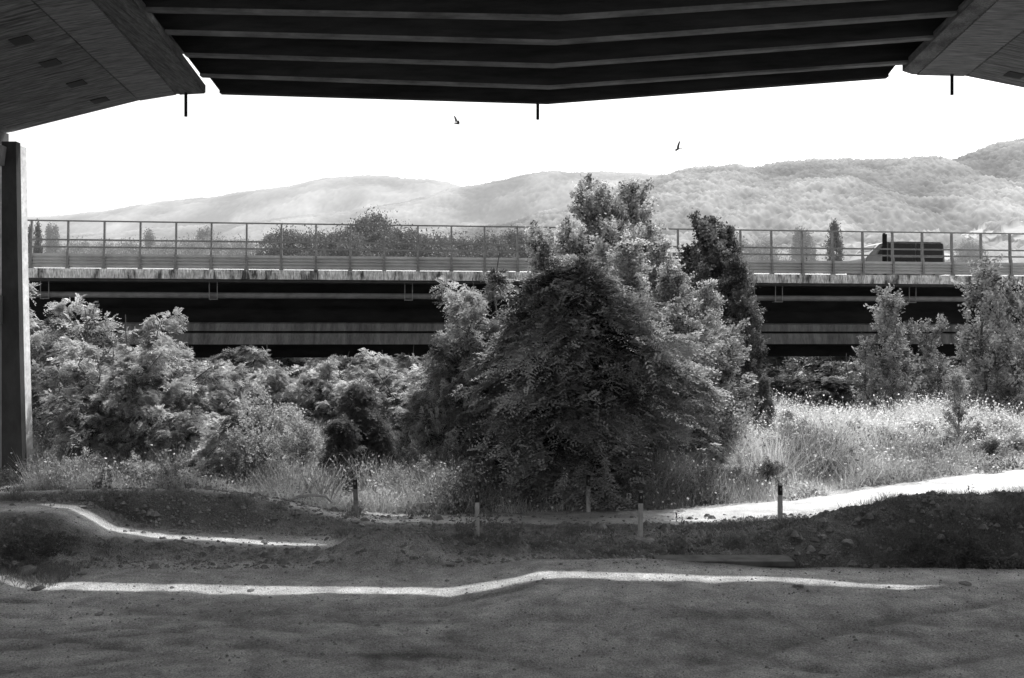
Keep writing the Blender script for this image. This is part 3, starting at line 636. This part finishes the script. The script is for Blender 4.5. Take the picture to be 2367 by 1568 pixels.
Vb,tip=blades(Xr,Yr,hgt*.9,.009,lean=.45); vb=np.clip(.45+1.5*fbm(Xr*.7+50,Yr*.7,3)+.45*ss(Yr,29,32),-.1,1.1)+rng.normal(0,.15,len(Xr))
stuff('meadow_grass',Vb,vb,M_grass,'tall pale sunlit meadow grass beside the track','grass')
k=rng.random(len(Xr))<np.where(Yr>29.5,.5,.03)
Vf,vf=leaves(tip[k]+np.array([0,0,.03]),.06,np.full(k.sum(),.8),asp=.9)
stuff('wildflowers',Vf,vf,M_flower,'small white wildflower heads above the meadow','flowers')
cl=fbm(Xr*1.6+9,Yr*1.6,3)
vs_=[];vv_=[]
for q in range(3):
    kk=rng.random(len(Xr))<np.clip(.3+cl*2.0,.03,1)*np.where(Yr>31,.35,1); P_=tip[kk]-np.array([0,0,1.0])*(rng.random(kk.sum())**.6*.8*hgt[kk])[:,None]+rng.normal(0,.06,(kk.sum(),3))
    Vl,vl=leaves(P_,.085,np.clip(.3+1.8*fbm(P_[:,0]*.9,P_[:,1]*.9,3),-.2,1),asp=.5); vs_.append(Vl); vv_.append(vl)
stuff('meadow_herbs',np.concatenate(vs_),np.concatenate(vv_),M_leafS,'low leafy herbs mixed in the meadow','plants')
left=lambda X,Y:(Y>22.3+.4*fbm(X*2,Y*2,3)+.5*(X>-3.4))&((X>-11.3)|(Y>28))
Xl,Yl=region(130000,-15.5,-.8,22,31,left)
pt=np.clip(.65+fbm(Xl*.8+9,Yl*.8,4)*1.2,.1,1.4)
Vb,tip=blades(Xl,Yl,pt*np.clip((Yl-21.9)*.4+.15,.12,.8),.008,lean=.4)
stuff('rough_grass',Vb,np.clip(.45+1.6*fbm(Xl*.9,Yl*.9,3),-.1,1)+rng.normal(0,.15,len(Xl)),M_grass,'rough pale grass along the scrub edge','grass')
kk=rng.random(len(Xl))<.8; P_=tip[kk]-np.array([0,0,1.0])*(rng.random(kk.sum())*.35)[:,None]
Vl,vl=leaves(P_,.07,np.clip(.4+1.6*fbm(P_[:,0]*1.2+4,P_[:,1]*1.2,3),-.1,1),asp=.55); stuff('scrub_herbs',Vl,vl,M_leafS,'leafy herbs in the rough grass','plants')
def shade(X,Y):
    d=fbm(X*1.1+3,Y*1.6+7,4)
    z1=(X>4.0)&(Y>17.6)&(Y<21.3)&(d>.05)
    z2=(X<-7.4)&(Y>15.9)&(Y<18.4)&(d>-.3)
    z3=(X>-1.4)&(X<1.2)&(Y>18.4)&(Y<20.2)&(d>-.15)
    z4=(X>6.3)&(Y>17.0)&(Y<20)&(d>-.25)
    z5=(X<-4.2)&(Y>20.8)&(Y<22.6)&(d>.25)
    z6=(X>-3.6)&(X<6)&(Y>19.6)&(Y<yc(X)-1.0)&(d>.12)
    return z1|z2|z3|z4|z5|z6
Xs,Ys=region(160000,-11,14,15.5,22.8,shade)
Vb,tip=blades(Xs,Ys,np.clip(.12+.2*fbm(Xs*1.5,Ys*1.5,3),.04,.35)*np.where((Xs<5)&(Xs>-3),.6,1),.005,lean=.5)
stuff('shaded_grass',Vb,rng.uniform(.1,.8,len(Xs)),M_grassdark,'sparse dark weeds on shaded dirt mounds','grass')
def weed(hh,nst,mat):
    Vs=[];vs=[]
    for s in range(nst):
        b0=rng.normal(0,.06,2); tp=np.array([b0[0]+rng.normal(0,.12),b0[1]+rng.normal(0,.12),hh*rng.uniform(.6,1)])
        n=16; t=np.linspace(.1,1,n)[:,None]; pos=np.array([b0[0],b0[1],0])*(1-t)+tp*t+rng.normal(0,.025,(n,3))
        V,v=leaves(pos,.075,np.full(n,.5),asp=.4); Vs.append(V); vs.append(v)
        a=np.array([b0[0],b0[1],-.02]); w=np.array([.006,0,0]); Vs.append(np.stack([a-w,a+w,tp+w*.3,tp-w*.3])); vs.append([.4])
    return quads_mesh('weed_plant',np.concatenate(Vs),np.concatenate(vs),mat)
wm=[weed(.6,7,M_grassdark),weed(.45,10,M_grassdark),weed(.8,4,M_grassdark)]
for k,(px,py,s) in enumerate([(240,1140,1),(225,1138,.8),(255,1140,.7),(1060,1240,.8),(1085,1250,.9),(1120,1255,.9),(1150,1262,1.1),(1175,1265,1),(1195,1262,.9),(1135,1240,.8),(1570,1280,1.2),(1575,1268,1),(1410,1255,.6),(1640,1250,.6),(1000,1235,.5),(2150,1235,.6),(2200,1240,.7),(2310,1260,.7),(2100,1250,.7),(2180,1270,.8),(2250,1290,.9),(2330,1300,.9),(2120,1300,.8),(1900,1290,.7),(370,1135,.7),(30,1290,1),(60,1300,.9),(110,1290,1),(20,1250,.8),(1250,1235,.4),(1320,1240,.4),(1700,1260,.5),(1800,1270,.5)]):
    D=20.0
    for _ in range(20):
        X=sx(px,D); D=.5*D+.5*min(max((4-float(height(X,D)))*F/(py-784),15),19.5 if px>1900 else 22.3)
    if k in (0,1,2,24): D=22.2
    o=bpy.data.objects.new('weed_plant',wm[k%3]); col.objects.link(o); o.location=(sx(px,D),D,float(height(sx(px,D),D))); o.scale=(s,s,s); o.rotation_euler=(0,0,k*1.3)
    tag(o,'spindly leafy weed growing in the dirt','weed','weeds on the dirt mounds')
lowb=make_tree('dark_shrub',1.0,envf([(0,.9),(.5,.8),(1,.3)],amp=.5),.03,60,70,.2,M_leafD,leaf='l',size=.05,trunkr=.02,stems=3)
for (px,py,s,w) in [(2120,1215,.4,1.3),(2180,1240,.45,1.4),(2260,1230,.4,1.4),(2330,1250,.45,1.4),(2220,1290,.5,1.3),(2340,1305,.55,1.3),(2080,1290,.4,1.3),(60,1255,.5,1.3),(130,1250,.4,1.3),(10,1280,.55,1.2)]:
    D=18.6 if px>1000 else 17.4
    for _ in range(15):
        X=sx(px,D); D=.5*D+.5*min(max((4-float(height(X,D)))*F/(py+25-784),16.2),18.9)
    plant(lowb,sx(px,D),D,scale=s,wx=w,label='low dark scrubby bush on the shaded mound')
ivy=make_tree('dark_shrub',1.5,envf([(0,1.1),(.5,1.0),(1,.4)]),.05,90,90,.2,M_leafD,leaf='l',size=.06,trunkr=.03,stems=2)
plant(ivy,-11.85,23.2,scale=.55,wx=.8,label='dark ivy bush at the foot of the pier')
for (px,D,sd) in [(735,23.0,1),(760,22.9,2),(700,23.2,3)]:
    r=np.random.default_rng(sd); g_=[]; X=sx(px,D); z=float(height(X,D))
    for q in range(14):
        a=r.uniform(0,6.28); l=r.uniform(.4,1.0); p1=Vector((math.cos(a)*l*.35,math.sin(a)*l*.3,l*.6)); p2=p1+Vector((math.cos(a)*l*.25+r.normal(0,.1),math.sin(a)*.1,l*.4))
        g_.append(tube([(0,0,-.05),p1,p2],[.016,.010,.004],5))
    v,f=geo_join(g_); o=mesh_obj('dry_bush',v,f,M_palebark); o.location=(X,D,z); tag(o,'leafless dry twiggy bush on the bank','bush','dry bushes by the track')
v,f=tube([(-.35,0,.05),(-.1,.02,.16),(.2,0,.2),(.5,.05,.16),(.62,.1,.02)],[.03,.035,.035,.03,.015],8)
o=mesh_obj('fallen_branch',v,f,M_palebark,None,True); D=22; o.location=(sx(700,D),D,float(height(sx(700,D),D))+.02); tag(o,'bent dead branch lying on the dirt','branch')
# ------------------------------------------------------------------ delineator posts
def delineator(px,pt,pb,D,lab,tilt=0,mat=None):
    X=sx(px,D); z=float(height(X,D)); top=sz(pt,D); h=max(.6,top-z)
    e=empty('marker_post',(X,D,z-.02),lab,'post','roadside marker posts'); e.rotation_euler=(0,tilt,0)
    def sec(zz,w): return [(-w,-.035,zz),(-w*.5,-.055,zz),(w*.5,-.055,zz),(w,-.035,zz),(w,.04,zz),(-w,.04,zz)]
    hb=h-.25
    v,f=loft([sec(0,.048),sec(hb,.045)]); o=mesh_obj('post_body',v,f,mat or M_white,e); fixn(o)
    r1=sec(hb+.001,.045); r2=sec(h,.042); r2=[(a,b,c-(.04 if b<0 else 0)) for a,b,c in r2]
    v,f=loft([r1,r2]); o=mesh_obj('black_band',v,f,M_blackp,e); fixn(o)
    v,f=box(-.014,.014,-.060,-.0555,hb+.10,hb+.15); o=mesh_obj('reflector',v,f,M_fence,e)
delineator(1103,1130,1235,20.1,'white marker post with black top beside shaded mound')
delineator(1480,1132,1240,20.0,'white marker post with black top near ditch',.01)
delineator(1803,1115,1198,21.4,'white marker post with black top behind the mound')
delineator(1360,1097,1180,22.9,'white marker post with black top before dark tree')
delineator(823,1102,1195,22.2,'weathered dark marker post with black top near dry bush',-.02,M_dirty)
delineator(1107,1112,1190,23.3,'grey marker post with black top across the track',0,M_dirty)
# ------------------------------------------------------------------ stones
import bmesh
def stone(sd,sub=2):
    bm=bmesh.new(); bmesh.ops.create_icosphere(bm,subdivisions=sub,radius=1); r=np.random.default_rng(sd); ax=[r.normal(0,1,3) for _ in range(7)]; ax=[a/np.linalg.norm(a) for a in ax]; dd=r.uniform(.55,.85,7)
    for v in bm.verts:
        for a,d in zip(ax,dd):
            t=v.co.dot(Vector(a))
            if t>d: v.co-=Vector(a)*(t-d)
        v.co.z*=.6
    me=bpy.data.meshes.new('rock'); bm.to_mesh(me); bm.free(); me.materials.append(M_stone); return me
sm=[stone(k) for k in range(5)]
def on_ground(px,py):
    D=18.0
    for _ in range(25): 
        X=sx(px,D); D=.5*D+.5*min(max((4-float(height(X,D)))*F/(py-784),11),24)
    return sx(px,D),D
for k,(px,py,s) in enumerate([(1488,1252,.17),(60,1322,.2),(90,1362,.1),(190,1328,.08),(1040,1305,.09),(1060,1298,.07),(820,1208,.1),(835,1215,.08),(580,1366,.06),(1720,1335,.1),(1800,1332,.08),(1960,1255,.12),(1650,1322,.12),(1590,1318,.13),(2040,1335,.1),(190,1172,.08),(120,1168,.06),(230,1420,.06),(1850,1355,.05),(2230,1350,.08),(400,1180,.07),(460,1190,.06),(330,1175,.06),(520,1200,.07),(1900,1240,.08),(1780,1230,.08)]):
    X,D=on_ground(px,py); o=bpy.data.objects.new('rock',sm[k%5]); col.objects.link(o); o.location=(X,D,float(height(X,D))+s*.1); o.scale=(s*1.3,s,s*.8); o.rotation_euler=(0,0,k*2.1)
    tag(o,'grey angular rock lying on the dirt','rock','rocks scattered on the dirt')
n=36000; Xg=rng.uniform(-10,12,n); Yg=rng.uniform(11,22.5,n); keep=(rng.random(n)<np.where((Yg>17.3)|((Yg>16.1)&(Yg<16.7)&(Xg>1)),.9,.3)); keep&=~((np.abs(Yg-19.5)<.6)&(Xg<-3.2)&(rng.random(n)<.85)); Xg,Yg=Xg[keep],Yg[keep]; n=len(Xg)
sg=rng.lognormal(-4.2,.6,n)*np.where(Yg>17.3,1.2,.45); Zg=height(Xg,Yg)
dirs=np.array([[1,0,0],[0,1,0],[-1,0,0],[0,-1,0]],float); Vg=[]
top=np.stack([Xg,Yg,Zg+sg*.8],1)
for k in range(4):
    a=np.stack([Xg,Yg,Zg-.005],1)+dirs[k]*sg[:,None]*rng.uniform(.8,1.5,(n,1)); c=np.stack([Xg,Yg,Zg-.005],1)+dirs[(k+1)%4]*sg[:,None]*1.1
    t1=top+dirs[k]*sg[:,None]*.4; t2=top+dirs[(k+1)%4]*sg[:,None]*.4
    Vg.append(np.stack([a,c,t2,t1],1).reshape(-1,3))
t=[top+dirs[k]*sg[:,None]*.4 for k in range(4)]; Vg.append(np.stack(t,1).reshape(-1,3))
stuff('gravel',np.concatenate(Vg),np.full(5*n,.5),M_stone,'loose gravel stones on the dirt','gravel')
X0,X1_,Dc=2.55,5.0,17.75
cz=4-(1292-784)/F*Dc
cu=empty('culvert',(X0,Dc,0),'low concrete culvert slab over a dark ditch','culvert')
M_culv=mat_noise('culvert_concrete',.06,.13,scale=3)
v,f=box(0,X1_-X0,-.2,.35,cz-.1,cz); o=mesh_obj('culvert_slab',v,f,M_culv,cu); bevel(o,.015)
v,f=box(.05,.25,-.15,.3,cz-.6,cz-.101); mesh_obj('side_wall',v,f,M_culv,cu)
v,f=box(X1_-X0-.25,X1_-X0-.05,-.15,.3,cz-.6,cz-.101); mesh_obj('side_wall',v,f,M_culv,cu)
# ------------------------------------------------------------------ birds
def bird(px,py,D,rot,flap,lab,sc=.75):
    secs=[(-.24,.03,.006),(-.14,.022,.015),(-.06,.035,.032),(.03,.042,.04),(.10,.03,.03),(.14,.026,.026),(.175,.014,.014),(.20,.003,.003)]
    n=8
    rings=[[(x,ry*math.cos(t),rz*math.sin(t)) for t in [2*math.pi*k/n for k in range(n)]] for x,ry,rz in secs]
    V,Fc=loft(rings)
    for sg in (-1,1):
        st=[(.08,-.05,.03,.0),(.10,-.04,.14,.5),(.06,-.06,.26,.9),(-.03,-.10,.37,1.1)]
        k=len(V)
        for xa,xb,y,zf in st: 
            z=flap*y*zf
            V+=[(xa,sg*y,z+.008),(xb,sg*y,z+.004),(xb,sg*y,z-.002),(xa,sg*y,z-.006)]
        for q in range(3):
            for j in range(4): Fc.append((k+q*4+j,k+q*4+(j+1)%4,k+q*4+4+(j+1)%4,k+q*4+4+j))
        Fc.append((k+12,k+13,k+14,k+15))
    o=mesh_obj('bird',V,Fc,M_bird); fixn(o); o.location=S(px,py,D); o.rotation_euler=rot; tag(o,lab,'bird','birds in flight'); o.scale=(sc,)*3
bird(1055,286,36,(.5,.1,.4),.6,'small dark bird gliding with spread wings')
bird(1567,345,36,(.6,.2,3.5),.45,'small dark bird flapping with raised wings',.7)
# ------------------------------------------------------------------ light, world, camera
sd=Vector((KX,KY,1)).normalized(); el=math.asin(sd.z)
sun=bpy.data.lights.new('sun','SUN'); sun.energy=5; sun.angle=math.radians(.5); sun.color=(1,.995,.985)
so=bpy.data.objects.new('sun',sun); col.objects.link(so); so.rotation_euler=sd.to_track_quat('Z','Y').to_euler()
w=bpy.data.worlds.new('World'); scn.world=w; w.use_nodes=True; N=w.node_tree.nodes; L=w.node_tree.links; N.clear()
sk=N.new('ShaderNodeTexSky'); sk.sky_type='NISHITA'; sk.sun_disc=False; sk.sun_elevation=el; sk.sun_rotation=math.atan2(KX,KY); sk.dust_density=5.0
bw=N.new('ShaderNodeRGBToBW'); bg=N.new('ShaderNodeBackground'); bg.inputs['Strength'].default_value=.15; wo=N.new('ShaderNodeOutputWorld')
mu=N.new('ShaderNodeMath'); mu.operation='MULTIPLY'; mu.inputs[1].default_value=2.2
L.new(sk.outputs[0],bw.inputs[0]); L.new(bw.outputs[0],mu.inputs[0]); L.new(mu.outputs[0],bg.inputs['Color']); L.new(bg.outputs[0],wo.inputs[0])
cam=bpy.data.cameras.new('camera'); cam.lens=35; cam.sensor_width=36; cam.clip_end=20000; cam.clip_start=.1
co=bpy.data.objects.new('camera',cam); col.objects.link(co); co.location=(0,0,CZ); co.rotation_euler=(math.radians(90),0,0); scn.camera=co
scn.view_settings.view_transform='Standard'; scn.view_settings.look='None'; scn.view_settings.exposure=0
